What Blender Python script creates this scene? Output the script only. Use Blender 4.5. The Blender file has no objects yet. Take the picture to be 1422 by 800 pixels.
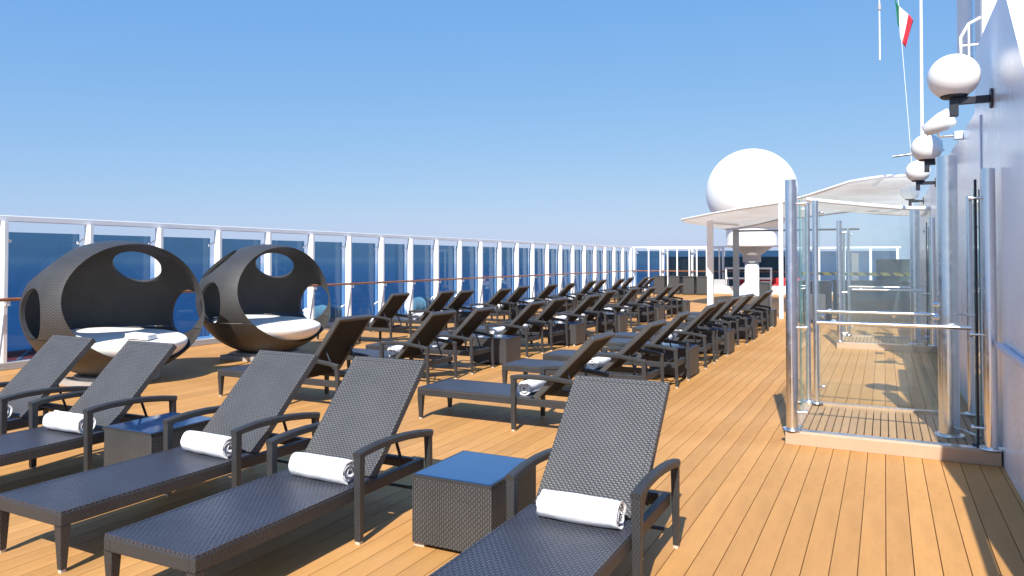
import bpy, bmesh, math, random
from mathutils import Matrix, Vector, noise
random.seed(11)
S = bpy.context.scene
COL = S.collection
rad = math.radians

# ------------------------------------------------------------------ camera
cam = bpy.data.cameras.new("camera")
cam.sensor_width = 36.0
cam.lens = 1023.8 / 1422 * 36.0
cam.shift_y = -59.64 / 1422
cam.clip_start = 0.05
cam.clip_end = 60000
co = bpy.data.objects.new("camera", cam)
COL.objects.link(co)
co.location = (0, 0, 1.75)
co.rotation_euler = (rad(90 + 1.101), 0, rad(26.807))
S.camera = co

# ------------------------------------------------------------------ sky, sun, exposure
SUN_EL, SUN_AZ = 44.0, 10.0            # sun behind the camera, a little to the right
w = bpy.data.worlds.new("World")
S.world = w
w.use_nodes = True
nt = w.node_tree
nt.nodes.clear()
sky = nt.nodes.new("ShaderNodeTexSky")
sky.sky_type = 'NISHITA'
sky.sun_disc = False
sky.sun_elevation = rad(SUN_EL)
sky.sun_rotation = rad(180 - SUN_AZ)
sky.altitude = 0
sky.air_density = 1.0
sky.dust_density = 0.6
sky.ozone_density = 2.6
bg = nt.nodes.new("ShaderNodeBackground")
bg.inputs[1].default_value = 0.12
wo = nt.nodes.new("ShaderNodeOutputWorld")
# a photographic tone response for the whole sky, channel by channel
sp_ = nt.nodes.new("ShaderNodeSeparateColor")
cb_ = nt.nodes.new("ShaderNodeCombineColor")
nt.links.new(sky.outputs[0], sp_.inputs[0])
for ch_, (gam_, mul_) in enumerate(((0.76, 0.70), (0.46, 1.42), (0.15, 3.50))):
    pw_ = nt.nodes.new("ShaderNodeMath"); pw_.operation = 'POWER'; pw_.inputs[1].default_value = gam_
    ml_ = nt.nodes.new("ShaderNodeMath"); ml_.operation = 'MULTIPLY'; ml_.inputs[1].default_value = mul_
    nt.links.new(sp_.outputs[ch_], pw_.inputs[0])
    nt.links.new(pw_.outputs[0], ml_.inputs[0])
    nt.links.new(ml_.outputs[0], cb_.inputs[ch_])
nt.links.new(cb_.outputs[0], bg.inputs[0])
nt.links.new(bg.outputs[0], wo.inputs[0])

sl = bpy.data.lights.new("sun", 'SUN')
sl.energy = 4.6
sl.angle = rad(0.5)
sl.color = (1.0, 0.955, 0.88)
so = bpy.data.objects.new("sun", sl)
COL.objects.link(so)
so.location = (3, -10, 12)
d = Vector((-math.sin(rad(SUN_AZ)) * math.cos(rad(SUN_EL)), math.cos(rad(SUN_AZ)) * math.cos(rad(SUN_EL)), -math.sin(rad(SUN_EL))))
so.rotation_euler = d.to_track_quat('-Z', 'Y').to_euler()

S.view_settings.view_transform = 'Standard'
S.view_settings.look = 'None'
S.view_settings.exposure = 0.65
S.view_settings.gamma = 1.0
S.cycles.transparent_max_bounces = 40
S.cycles.max_bounces = 8

# ------------------------------------------------------------------ materials
def new_mat(name):
    m = bpy.data.materials.new(name)
    m.use_nodes = True
    n = m.node_tree
    n.nodes.clear()
    out = n.nodes.new("ShaderNodeOutputMaterial")
    return m, n, out

def N(n, t, **kw):
    x = n.nodes.new(t)
    for k, v in kw.items():
        setattr(x, k, v)
    return x

def math_n(n, op, a, b=None, clamp=False):
    x = n.nodes.new("ShaderNodeMath")
    x.operation = op
    x.use_clamp = clamp
    for i, v in ((0, a), (1, b)):
        if v is None:
            continue
        if isinstance(v, (int, float)):
            x.inputs[i].default_value = v
        else:
            n.links.new(v, x.inputs[i])
    return x.outputs[0]

def mixc(n, f, a, b, mode='MIX'):
    x = n.nodes.new("ShaderNodeMix")
    x.data_type = 'RGBA'
    x.blend_type = mode
    if isinstance(f, (int, float)):
        x.inputs[0].default_value = f
    else:
        n.links.new(f, x.inputs[0])
    for i, v in ((6, a), (7, b)):
        if isinstance(v, tuple):
            x.inputs[i].default_value = (*v, 1)
        else:
            n.links.new(v, x.inputs[i])
    return x.outputs[2]

def mrange(n, v, a, b, c, d_):
    x = n.nodes.new("ShaderNodeMapRange")
    n.links.new(v, x.inputs[0])
    for i, q in enumerate((a, b, c, d_)):
        x.inputs[1 + i].default_value = q
    return x.outputs[0]

def pbsdf(n, out, color, rough=0.5, metal=0.0, spec=0.5, coat=0.0, bump=None, bstr=0.3, bdist=0.01):
    p = n.nodes.new("ShaderNodeBsdfPrincipled")
    if isinstance(color, tuple):
        p.inputs['Base Color'].default_value = (*color, 1)
    else:
        n.links.new(color, p.inputs['Base Color'])
    if isinstance(rough, (int, float)):
        p.inputs['Roughness'].default_value = rough
    else:
        n.links.new(rough, p.inputs['Roughness'])
    p.inputs['Metallic'].default_value = metal
    p.inputs['Specular IOR Level'].default_value = spec
    p.inputs['Coat Weight'].default_value = coat
    p.inputs['Coat Roughness'].default_value = 0.08 if coat < 0.65 else 0.33
    if bump is not None:
        b = n.nodes.new("ShaderNodeBump")
        b.inputs['Strength'].default_value = bstr
        b.inputs['Distance'].default_value = bdist
        n.links.new(bump, b.inputs['Height'])
        n.links.new(b.outputs[0], p.inputs['Normal'])
    n.links.new(p.outputs[0], out.inputs[0])
    return p

def obj_coord(n, scale=(1, 1, 1), kind='Object'):
    t = n.nodes.new("ShaderNodeTexCoord")
    mp = n.nodes.new("ShaderNodeMapping")
    mp.inputs['Scale'].default_value = scale
    n.links.new(t.outputs[kind], mp.inputs[0])
    return mp.outputs[0]

def noise_n(n, vec, scale, detail=3, rough=0.55):
    x = n.nodes.new("ShaderNodeTexNoise")
    x.inputs['Scale'].default_value = scale
    x.inputs['Detail'].default_value = detail
    x.inputs['Roughness'].default_value = rough
    n.links.new(vec, x.inputs['Vector'])
    return x.outputs[0]

def simple(name, c, rough=0.5, metal=0, spec=0.5, coat=0, vary=0.06, scale=6, bstr=0.0):
    m, n, out = new_mat(name)
    v = noise_n(n, obj_coord(n), scale, 4)
    f = mrange(n, v, 0.3, 0.7, 1 - vary, 1 + vary)
    mul = n.nodes.new("ShaderNodeVectorMath")
    mul.operation = 'SCALE'
    mul.inputs[0].default_value = c
    n.links.new(f, mul.inputs['Scale'])
    r = mrange(n, v, 0.3, 0.7, max(0.02, rough - 0.06), rough + 0.06)
    pbsdf(n, out, mul.outputs[0], r, metal, spec, coat, bump=v if bstr else None, bstr=bstr, bdist=0.004)
    return m

def wicker(name, dark, light, row, cell, rough=0.42, swap=False, bstr=0.9, sheen=0.5):
    m, n, out = new_mat(name)
    uv = n.nodes.new("ShaderNodeTexCoord")
    sep = n.nodes.new("ShaderNodeSeparateXYZ")
    n.links.new(uv.outputs['UV'], sep.inputs[0])
    U, V = (sep.outputs[1], sep.outputs[0]) if swap else (sep.outputs[0], sep.outputs[1])
    Vr = math_n(n, 'DIVIDE', V, row)
    Uc = math_n(n, 'DIVIDE', U, cell)
    idx = math_n(n, 'FLOOR', Vr)
    p = math_n(n, 'ADD', Uc, math_n(n, 'MULTIPLY', idx, 0.5))
    A = math_n(n, 'ABSOLUTE', math_n(n, 'SINE', math_n(n, 'MULTIPLY', p, math.pi)))
    B = math_n(n, 'ABSOLUTE', math_n(n, 'SINE', math_n(n, 'MULTIPLY', Vr, math.pi)))
    h = math_n(n, 'POWER', math_n(n, 'MULTIPLY', A, B), 0.6)
    nz = noise_n(n, uv.outputs['UV'], 60, 2)
    h2 = math_n(n, 'MULTIPLY', h, mrange(n, nz, 0.25, 0.75, 0.75, 1.15), True)
    big = noise_n(n, obj_coord(n), 3.0, 3)
    c = mixc(n, h2, dark, light)  # strand glints and gap shade of the weave put into the colour
    mul = n.nodes.new("ShaderNodeVectorMath")
    mul.operation = 'SCALE'
    n.links.new(c, mul.inputs[0])
    n.links.new(mrange(n, big, 0.3, 0.7, 0.85, 1.15), mul.inputs['Scale'])
    pbsdf(n, out, mul.outputs[0], rough, 0, sheen, 0, bump=h, bstr=bstr, bdist=0.005)
    return m

def glass(name, tint, ior=1.5, gl=(1, 1, 1), rough=0.01, boost=1.0, dirt=0.0):
    m, n, out = new_mat(name)
    tr = n.nodes.new("ShaderNodeBsdfTransparent")
    tr.inputs[0].default_value = (*tint, 1)
    g = n.nodes.new("ShaderNodeBsdfGlossy")
    g.inputs['Color'].default_value = (*gl, 1)
    g.inputs['Roughness'].default_value = rough
    fr = n.nodes.new("ShaderNodeFresnel")
    fr.inputs[0].default_value = ior
    ge = n.nodes.new("ShaderNodeNewGeometry")
    f = math_n(n, 'MULTIPLY', fr.outputs[0], boost, True)
    f = math_n(n, 'MULTIPLY', f, math_n(n, 'SUBTRACT', 1.0, ge.outputs['Backfacing']))
    mx = n.nodes.new("ShaderNodeMixShader")
    n.links.new(f, mx.inputs[0])
    n.links.new(tr.outputs[0], mx.inputs[1])
    n.links.new(g.outputs[0], mx.inputs[2])
    last = mx.outputs[0]
    if dirt:
        df = n.nodes.new("ShaderNodeBsdfDiffuse")
        df.inputs[0].default_value = (0.7, 0.75, 0.78, 1)
        nz = noise_n(n, obj_coord(n, (1.5, 1.5, 0.5)), 2.0, 4)
        m2 = n.nodes.new("ShaderNodeMixShader")
        n.links.new(mrange(n, nz, 0.35, 0.7, dirt * 0.4, dirt * 1.4), m2.inputs[0])
        n.links.new(last, m2.inputs[1])
        n.links.new(df.outputs[0], m2.inputs[2])
        last = m2.outputs[0]
    n.links.new(last, out.inputs[0])
    return m

# deck planks: warm faded composite teak, each plank a little different
def deck_mat(name, c1, c2, c3):
    m, n, out = new_mat(name)
    vec = obj_coord(n, (26, 0.9, 26))
    g = noise_n(n, vec, 3.0, 5, 0.6)
    big = noise_n(n, obj_coord(n, (0.8, 0.5, 1)), 1.1, 3)
    oi = n.nodes.new("ShaderNodeObjectInfo")
    c = mixc(n, mrange(n, g, 0.3, 0.7, 0, 1), c1, c2)
    c = mixc(n, mrange(n, big, 0.35, 0.7, 0, 0.55), c, c3)
    mul = n.nodes.new("ShaderNodeVectorMath")
    mul.operation = 'SCALE'
    n.links.new(c, mul.inputs[0])
    fine = noise_n(n, obj_coord(n, (120, 6, 120)), 2.0, 3)
    k = math_n(n, 'MULTIPLY', mrange(n, oi.outputs['Random'], 0, 1, 0.88, 1.09), mrange(n, fine, 0.3, 0.7, 0.96, 1.04))
    spots = noise_n(n, obj_coord(n, (1, 1, 1)), 7.0, 4, 0.7)
    scuff = noise_n(n, obj_coord(n, (2.2, 0.35, 1)), 3.0, 6, 0.7)
    k = math_n(n, 'MULTIPLY', k, mrange(n, scuff, 0.42, 0.66, 1.05, 0.90))
    k = math_n(n, 'MULTIPLY', k, mrange(n, spots, 0.60, 0.78, 1.0, 0.80))
    n.links.new(k, mul.inputs['Scale'])
    pbsdf(n, out, mul.outputs[0], mrange(n, g, 0.3, 0.7, 0.52, 0.64), 0, 0.25, 0, bump=fine, bstr=0.15, bdist=0.002)
    return m

M = {}
M['deck'] = deck_mat("deck_plank", (0.485, 0.236, 0.068), (0.525, 0.264, 0.084), (0.56, 0.314, 0.126))
M['grate'] = deck_mat("teak_grating", (0.44, 0.25, 0.12), (0.50, 0.30, 0.15), (0.38, 0.23, 0.12))
M['caulk'] = simple("caulk", (0.13, 0.075, 0.04), 0.8)
M['kerb'] = simple("tan_kerb_paint", (0.50, 0.335, 0.22), 0.5, vary=0.04)
M['white'] = simple("white_paint", (0.84, 0.84, 0.84), 0.35, vary=0.03, scale=3)
M['offwhite'] = simple("off_white_globe", (0.88, 0.87, 0.84), 0.35, vary=0.015, scale=2)
M['radome'] = simple("radome_white", (0.82, 0.82, 0.80), 0.5, vary=0.012, scale=1)
M['grey'] = simple("grey_paint", (0.42, 0.43, 0.44), 0.5)
M['plinth'] = simple("grey_plinth", (0.36, 0.34, 0.31), 0.6)
M['darkmetal'] = simple("dark_metal", (0.03, 0.033, 0.045), 0.4, metal=0.3)
M['gedge'] = simple("green_glass_edge", (0.10, 0.27, 0.25), 0.15)
M['steel'] = simple("stainless_steel", (0.80, 0.80, 0.80), 0.22, metal=1.0, vary=0.05, scale=14)
M['rail'] = simple("varnished_handrail", (0.26, 0.105, 0.045), 0.3, vary=0.2, scale=9)
M['wback'] = wicker("wicker_weave_back", (0.020, 0.020, 0.022), (0.112, 0.111, 0.112), 0.0145, 0.029, bstr=0.65)
M['wseat'] = wicker("wicker_weave_seat", (0.014, 0.016, 0.024), (0.070, 0.072, 0.092), 0.0165, 0.045, rough=0.34, swap=True, bstr=0.75, sheen=0.6)  # blue of the reflected sky tinted into the seat colour
M['wframe'] = wicker("wicker_wrap_frame", (0.017, 0.0178, 0.0195), (0.052, 0.054, 0.058), 0.0095, 0.03, swap=True, bstr=0.5)
M['wunder'] = wicker("wicker_shaded_underside", (0.0075, 0.0075, 0.0078), (0.024, 0.0235, 0.0235), 0.0145, 0.028, rough=0.7, sheen=0.2, bstr=0.4)  # darker copy of the weave, standing in for shade below the backs
M['wtable'] = wicker("wicker_weave_table", (0.014, 0.0142, 0.015), (0.088, 0.087, 0.087), 0.0155, 0.03, swap=True, bstr=0.8)
M['wpod'] = wicker("wicker_pod", (0.018, 0.0175, 0.0175), (0.070, 0.068, 0.067), 0.02, 0.06, bstr=0.5, rough=0.5)
M['wbowl'] = wicker("wicker_pod_bowl", (0.018, 0.016, 0.014), (0.066, 0.057, 0.048), 0.02, 0.06, bstr=0.5, rough=0.5)  # browner bowl weave, its shadow also darkened into the colour
M['cap'] = simple("foot_cap_plastic", (0.55, 0.50, 0.42), 0.4)
M['towel'] = simple("towel_terry", (0.83, 0.83, 0.84), 0.95, vary=0.03, scale=40, bstr=0.8)
M['cushion'] = simple("cushion_canvas", (0.78, 0.75, 0.70), 0.9, vary=0.03, scale=12, bstr=0.2)
M['red'] = simple("red_canvas", (0.42, 0.012, 0.02), 0.6)
M['maroon'] = simple("maroon_canvas", (0.10, 0.012, 0.02), 0.7)
M['orange'] = simple("lifebuoy_orange", (0.75, 0.16, 0.02), 0.5)
M['sail'] = simple("canopy_fabric", (0.82, 0.80, 0.75), 0.8, vary=0.05, scale=1.3)
M['wall'] = simple("glossy_wall_paint", (0.85, 0.87, 0.92), 0.3, vary=0.05, scale=1.1, coat=0.7)  # white paint, with the bluish cast of its shaded side tinted in
M['wallrail'] = simple("pale_blue_rail", (0.52, 0.62, 0.80), 0.35)
M['blackgloss'] = simple("dark_panel", (0.03, 0.035, 0.04), 0.3)
M['stone'] = simple("grey_wicker_box", (0.050, 0.050, 0.050), 0.8, vary=0.15, scale=20)
def translucent_cloth(name, c, amt):
    m, n, out = new_mat(name)
    nz = noise_n(n, obj_coord(n), 1.3, 3)
    p = n.nodes.new("ShaderNodeBsdfDiffuse"); p.inputs[0].default_value = (*c, 1)
    t = n.nodes.new("ShaderNodeBsdfTranslucent"); t.inputs[0].default_value = (*c, 1)
    mx = n.nodes.new("ShaderNodeMixShader")
    n.links.new(mrange(n, nz, 0.3, 0.7, amt * 0.85, amt * 1.15), mx.inputs[0])
    n.links.new(p.outputs[0], mx.inputs[1]); n.links.new(t.outputs[0], mx.inputs[2])
    n.links.new(mx.outputs[0], out.inputs[0])
    return m
M['sail'] = translucent_cloth("canopy_fabric_translucent", (0.86, 0.85, 0.82), 0.58)
M['matteteal'] = simple("dark_teal_panel", (0.022, 0.040, 0.043), 0.8)
M['gblue'] = glass("blue_tinted_glass", (0.29, 0.46, 0.575), 1.45, gl=(0.8, 0.92, 1.0), dirt=0.012)
M['gclear'] = glass("clear_glass", (0.968, 0.99, 0.988), 1.45, boost=0.9, dirt=0.018)
# table top: blue glass, reflected sky blue also put into its base colour
mt, n_, o_ = new_mat("blue_table_glass")
tn_ = noise_n(n_, obj_coord(n_), 5.0, 5, 0.65)
pbsdf(n_, o_, mixc(n_, mrange(n_, tn_, 0.35, 0.7, 0, 1), (0.004, 0.036, 0.130), (0.010, 0.050, 0.155)), mrange(n_, tn_, 0.3, 0.7, 0.05, 0.20), 0, 0.8, 0.5)
M['tglass'] = mt
# flag
def flag_mat():
    m, n, out = new_mat("flag_cloth")
    uv = n.nodes.new("ShaderNodeTexCoord")
    sep = n.nodes.new("ShaderNodeSeparateXYZ")
    n.links.new(uv.outputs['UV'], sep.inputs[0])
    a = math_n(n, 'GREATER_THAN', sep.outputs[0], 0.333)
    b = math_n(n, 'GREATER_THAN', sep.outputs[0], 0.666)
    c = mixc(n, a, (0.0, 0.16, 0.07), (0.78, 0.78, 0.76))
    c = mixc(n, b, c, (0.62, 0.02, 0.04))
    pbsdf(n, out, c, 0.8)
    return m
M['flag'] = flag_mat()
def tape_mat():
    m, n, out = new_mat("hazard_tape")
    v = obj_coord(n)
    sep = n.nodes.new("ShaderNodeSeparateXYZ")
    n.links.new(v, sep.inputs[0])
    s = math_n(n, 'ADD', sep.outputs[0], sep.outputs[2])
    f = math_n(n, 'GREATER_THAN', math_n(n, 'FRACT', math_n(n, 'MULTIPLY', s, 3.2)), 0.62)
    pbsdf(n, out, mixc(n, f, (0.72, 0.58, 0.03), (0.05, 0.05, 0.04)), 0.5)
    return m
M['tape'] = tape_mat()
def sea_mat():
    m, n, out = new_mat("sea_water")
    v = obj_coord(n, (0.02, 0.05, 1))
    a = noise_n(n, v, 1.2, 6, 0.6)
    b = noise_n(n, obj_coord(n, (0.0015, 0.0015, 1)), 1.0, 4)
    c = mixc(n, mrange(n, b, 0.3, 0.7, 0, 1), (0.02, 0.15, 0.34), (0.03, 0.17, 0.38))
    pbsdf(n, out, c, 0.35, 0, 0.3, 0, bump=a, bstr=0.6, bdist=3.0)
    return m
M['sea'] = sea_mat()

# ------------------------------------------------------------------ mesh helpers
class MB:
    def __init__(self):
        self.v = []; self.f = []; self.uv = []; self.sm = []
    def add(self, verts, faces, Mx=None, smooth=False, uvs=None):
        base = len(self.v)
        vs = [Vector(p) for p in verts]
        for k, f in enumerate(faces):
            if uvs is not None:
                self.uv.append([uvs[i] for i in f])
            else:
                nrm = Vector((0, 0, 0))
                for i in range(1, len(f) - 1):
                    nrm += (vs[f[i]] - vs[f[0]]).cross(vs[f[i + 1]] - vs[f[0]])
                a = [abs(q) for q in nrm]
                if a[2] >= a[0] and a[2] >= a[1]:
                    self.uv.append([(vs[i].x, vs[i].y) for i in f])
                elif a[0] >= a[1]:
                    self.uv.append([(vs[i].y, vs[i].z) for i in f])
                else:
                    self.uv.append([(vs[i].x, vs[i].z) for i in f])
            self.f.append([i + base for i in f])
            self.sm.append(smooth)
        for p in vs:
            self.v.append(Mx @ p if Mx is not None else p)
        return self
    def box(self, x0, x1, y0, y1, z0, z1, Mx=None, bev=0.0):
        if bev <= 0:
            vs = [(x0, y0, z0), (x1, y0, z0), (x1, y1, z0), (x0, y1, z0), (x0, y0, z1), (x1, y0, z1), (x1, y1, z1), (x0, y1, z1)]
            fs = [(3, 2, 1, 0), (4, 5, 6, 7), (0, 1, 5, 4), (1, 2, 6, 5), (2, 3, 7, 6), (3, 0, 4, 7)]
            return self.add(vs, fs, Mx)
        bm = bmesh.new()
        bmesh.ops.create_cube(bm, size=1)
        for q in bm.verts:
            q.co = ((x0 + x1) / 2 + q.co.x * (x1 - x0), (y0 + y1) / 2 + q.co.y * (y1 - y0), (z0 + z1) / 2 + q.co.z * (z1 - z0))
        bmesh.ops.bevel(bm, geom=bm.edges[:] , offset=bev, segments=2, affect='EDGES', profile=0.5)
        bm.verts.index_update()
        vs = [q.co.copy() for q in bm.verts]
        fs = [[q.index for q in f.verts] for f in bm.faces]
        bm.free()
        return self.add(vs, fs, Mx)
    def frustum(self, cx, cy, z0, z1, s0, s1, Mx=None, ox=0, oy=0):
        a, b = s0 / 2, s1 / 2
        c = min(a, b) * 0.18
        def ring(h, x, y, z):
            return [(x - h + c, y - h, z), (x + h - c, y - h, z), (x + h, y - h + c, z), (x + h, y + h - c, z), (x + h - c, y + h, z), (x - h + c, y + h, z), (x - h, y + h - c, z), (x - h, y - h + c, z)]
        vs = ring(a, cx, cy, z0) + ring(b, cx + ox, cy + oy, z1)
        fs = [tuple(range(7, -1, -1)), tuple(range(8, 16))]
        fs += [(i, (i + 1) % 8, 8 + (i + 1) % 8, 8 + i) for i in range(8)]
        return self.add(vs, fs, Mx)
    def tube(self, pts, r, seg=12, Mx=None, cap=True):
        pts = [Vector(p) for p in pts]
        rs = r if isinstance(r, (list, tuple)) else [r] * len(pts)
        vs = []; uvs = []
        up = Vector((0, 0, 1))
        L = 0
        for i, p in enumerate(pts):
            t = (pts[min(i + 1, len(pts) - 1)] - pts[max(i - 1, 0)]).normalized()
            a = t.cross(up)
            if a.length < 1e-3:
                a = Vector((1, 0, 0))
            a.normalize()
            b = t.cross(a)
            if i:
                L += (p - pts[i - 1]).length
            for k in range(seg):
                an = 2 * math.pi * k / seg
                vs.append(p + (a * math.cos(an) + b * math.sin(an)) * rs[i])
                uvs.append((an * rs[i], L))
        fs = []
        for i in range(len(pts) - 1):
            for k in range(seg):
                k2 = (k + 1) % seg
                fs.append((i * seg + k, i * seg + k2, (i + 1) * seg + k2, (i + 1) * seg + k))
        self.add(vs, fs, Mx, True, uvs)
        if cap:
            n0 = len(pts) - 1
            self.add(vs[:seg], [tuple(range(seg - 1, -1, -1))], Mx, False)
            self.add(vs[n0 * seg:], [tuple(range(seg))], Mx, False)
        return self
    def lathe(self, prof, cx, cy, seg=24, Mx=None, smooth=True):
        vs = []; uvs = []
        for (r, z) in prof:
            for k in range(seg):
                an = 2 * math.pi * k / seg
                vs.append((cx + r * math.cos(an), cy + r * math.sin(an), z))
                uvs.append((an * max(r, 0.2), z))
        fs = []
        for i in range(len(prof) - 1):
            for k in range(seg):
                k2 = (k + 1) % seg
                fs.append((i * seg + k, i * seg + k2, (i + 1) * seg + k2, (i + 1) * seg + k))
        return self.add(vs, fs, Mx, smooth, uvs)
    def sweep(self, pts, w_, h_, x=0.0, Mx=None):
        # rectangular section swept along a path in the y-z plane
        P = [Vector((0, *p)) for p in pts]
        vs = []; uvs = []; L = 0
        for i, p in enumerate(P):
            t = (P[min(i + 1, len(P) - 1)] - P[max(i - 1, 0)]).normalized()
            nn = Vector((0, -t.z, t.y))
            if i:
                L += (p - P[i - 1]).length
            c = 0.2 * min(w_, h_)
            a, b = w_ / 2, h_ / 2
            for (sx, sn) in ((-a + c, -b), (a - c, -b), (a, -b + c), (a, b - c), (a - c, b), (-a + c, b), (-a, b - c), (-a, -b + c)):
                vs.append(Vector((x + sx, p.y, p.z)) + nn * sn)
                uvs.append((sx + sn, L))
        fs = []
        for i in range(len(P) - 1):
            for k in range(8):
                k2 = (k + 1) % 8
                fs.append((i * 8 + k, i * 8 + k2, (i + 1) * 8 + k2, (i + 1) * 8 + k))
        self.add(vs, fs, Mx, False, [(q[1], q[0]) for q in uvs])
        self.add(vs[:8], [tuple(range(7, -1, -1))], Mx)
        self.add(vs[-8:], [tuple(range(8))], Mx)
        return self
    def mesh(self, name, mat):
        me = bpy.data.meshes.new(name)
        me.from_pydata([tuple(p) for p in self.v], [], self.f)
        uvl = me.uv_layers.new(name="UVMap")
        i = 0
        for k, f in enumerate(self.f):
            for j in range(len(f)):
                uvl.data[i].uv = self.uv[k][j]
                i += 1
        me.polygons.foreach_set("use_smooth", self.sm)
        me.materials.append(M[mat])
        me.update()
        return me
    def build(self, name, mat, parent=None, loc=(0, 0, 0)):
        return link(name, self.mesh(name, mat), parent, loc)

def link(name, me, parent=None, loc=(0, 0, 0)):
    o = bpy.data.objects.new(name, me)
    COL.objects.link(o)
    o.parent = parent
    o.location = loc
    return o

def empty(name, loc=(0, 0, 0), rz=0.0):
    o = bpy.data.objects.new(name, None)
    o.empty_display_size = 0.2
    COL.objects.link(o)
    o.location = loc
    o.rotation_euler = (0, 0, rz)
    return o

def tag(o, label=None, cat=None, group=None, kind=None):
    if label: o["label"] = label
    if cat: o["category"] = cat
    if group: o["group"] = group
    if kind: o["kind"] = kind
    return o

KIDS = {}
def kids(o):
    return [c for c in bpy.data.objects if c.parent == o]

def copy_tree(o, parent=None, tree=None):
    c = o.copy()
    COL.objects.link(c)
    c.parent = parent
    for ch, sub in (tree if tree is not None else gather(o)):
        copy_tree(ch, c, sub)
    return c

def gather(o):
    return [(ch, gather(ch)) for ch in kids(o)]

# ------------------------------------------------------------------ sea and the ship's side
bm = bmesh.new()
bmesh.ops.create_circle(bm, cap_ends=True, segments=96, radius=9500)
me = bpy.data.meshes.new("sea"); bm.to_mesh(me); bm.free(); me.materials.append(M['sea'])
sea = link("sea", me, None, (0, 0, -42)); tag(sea, kind="structure")

hull = MB().box(-13.9, 6, -6, 44, -42, -0.5).build("ship_hull", 'white'); tag(hull, kind="structure")

# ------------------------------------------------------------------ deck with planks
deck = MB().box(-12.4, 0.88, -3, 40, -0.3, -0.022).build("deck", 'caulk')
tag(deck, kind="structure")
PITCH = 0.1425
x0 = -0.008 - 87 * PITCH
pm = MB().box(0.0024, PITCH - 0.0024, -3, 40, -0.021, 0.0, bev=0.0016).mesh("plank", 'deck')
k = 0
x = x0
while x < 0.86:
    wdt = min(PITCH, 0.88 - x)
    if wdt < PITCH - 1e-4:
        link("plank", MB().box(0.0024, wdt, -3, 40, -0.021, 0.0).mesh("plank", 'deck'), deck, (x, 0, 0))
    else:
        link("plank", pm, deck, (x, 0, 0))
    x += PITCH

# ------------------------------------------------------------------ windscreen along the left side
XS = -12.46
BAY = 1.405
ws = empty("windscreen", (XS, 6.79, 0))
tag(ws, "long white framed windscreen of blue tinted glass with brown handrail along the left deck edge", "windscreen")
Y0 = 6.79
NB0, NB1 = -3, 23
YE = 39.5
post_m = MB().box(-0.085, 0.085, -0.03, 0.03, 0.12, 2.35, bev=0.004).mesh("post", 'white')
glass_m = MB().box(-0.178, -0.164, 0.065, BAY - 0.065, 0.15, 2.19).mesh("glass_panel", 'gblue')
br = MB()
br.tube([(-0.03, 0, 0), (-0.10, 0.035, -0.05), (-0.15, 0.10, -0.11)], [0.016, 0.014, 0.012], 8)
br.tube([(-0.150, 0.10, -0.11), (-0.195, 0.10, -0.11)], 0.03, 12)
brm = br.mesh("glass_bracket", 'steel')
br2 = MB()
br2.tube([(-0.03, 0, 0), (-0.10, -0.035, -0.05), (-0.15, -0.10, -0.11)], [0.016, 0.014, 0.012], 8)
br2.tube([(-0.150, -0.10, -0.11), (-0.195, -0.10, -0.11)], 0.03, 12)
brm2 = br2.mesh("glass_bracket", 'steel')
arm_m = MB().box(0.055, 0.17, -0.02, 0.02, 1.015, 1.045, bev=0.003).box(0.14, 0.17, -0.02, 0.02, 1.04, 1.09).mesh("rail_bracket", 'white')
nlast = int((YE - Y0) / BAY)
for i in range(NB0, nlast + 1):
    y = i * BAY
    link("post", post_m, ws, (0, y, 0))
    link("rail_bracket", arm_m, ws, (0, y, 0))
    if i < nlast:
        link("glass_panel", glass_m, ws, (0, y, 0))
        link("glass_bracket", brm, ws, (0, y + 0.08, 2.15))
        link("glass_bracket", brm2, ws, (0, y + BAY, 2.15))
        if i < 10:
            link("glass_bracket", brm, ws, (0, y, 0.62))
            link("glass_bracket", brm2, ws, (0, y + BAY, 0.62))
LY0, LY1 = NB0 * BAY, YE - Y0
MB().box(-0.095, -0.012, LY0, LY1, 2.352, 2.45, bev=0.012).build("top_rail", 'white', ws)
MB().tube([(0.155, LY0, 1.115), (0.155, LY1 - 0.1, 1.115)], 0.028, 12).build("handrail", 'rail', ws)
MB().box(-0.10, 0.10, LY0, LY1, 0.0, 0.12, bev=0.01).build("kerb", 'grey', ws)

# far cross screen
fs_ = empty("cross_windscreen", (XS, YE, 0))
tag(fs_, "white framed glass windscreen crossing the far end of the deck with orange handrail", "windscreen")
fp = MB().box(-0.045, 0.045, -0.06, 0.06, 0.12, 2.37).mesh("post", 'white')
gw = 1.6
gm2 = MB().box(0.07, gw - 0.07, 0.14, 0.155, 0.15, 2.2).mesh("glass_panel", 'gblue')
for i in range(0, 6):
    link("post", fp, fs_, (0.1 + i * gw, 0, 0))
    if i < 5: link("glass_panel", gm2, fs_, (0.1 + i * gw, 0, 0))
for i in range(0, 5):
    link("glass_bracket", MB().tube([(0, 0, 0), (0.14, 0.16, -0.14)], 0.02, 6).mesh("glass_bracket", 'white'), fs_, (0.13 + i * gw, 0, 2.2))
MB().box(0, 8.3, -0.075, 0.075, 2.37, 2.44).build("top_rail", 'white', fs_)
MB().tube([(0, -0.15, 1.115), (8.2, -0.15, 1.115)], 0.035, 10).build("handrail", 'rail', fs_)
MB().box(0, 8.3, -0.1, 0.1, 0, 0.12).build("kerb", 'grey', fs_)
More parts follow.
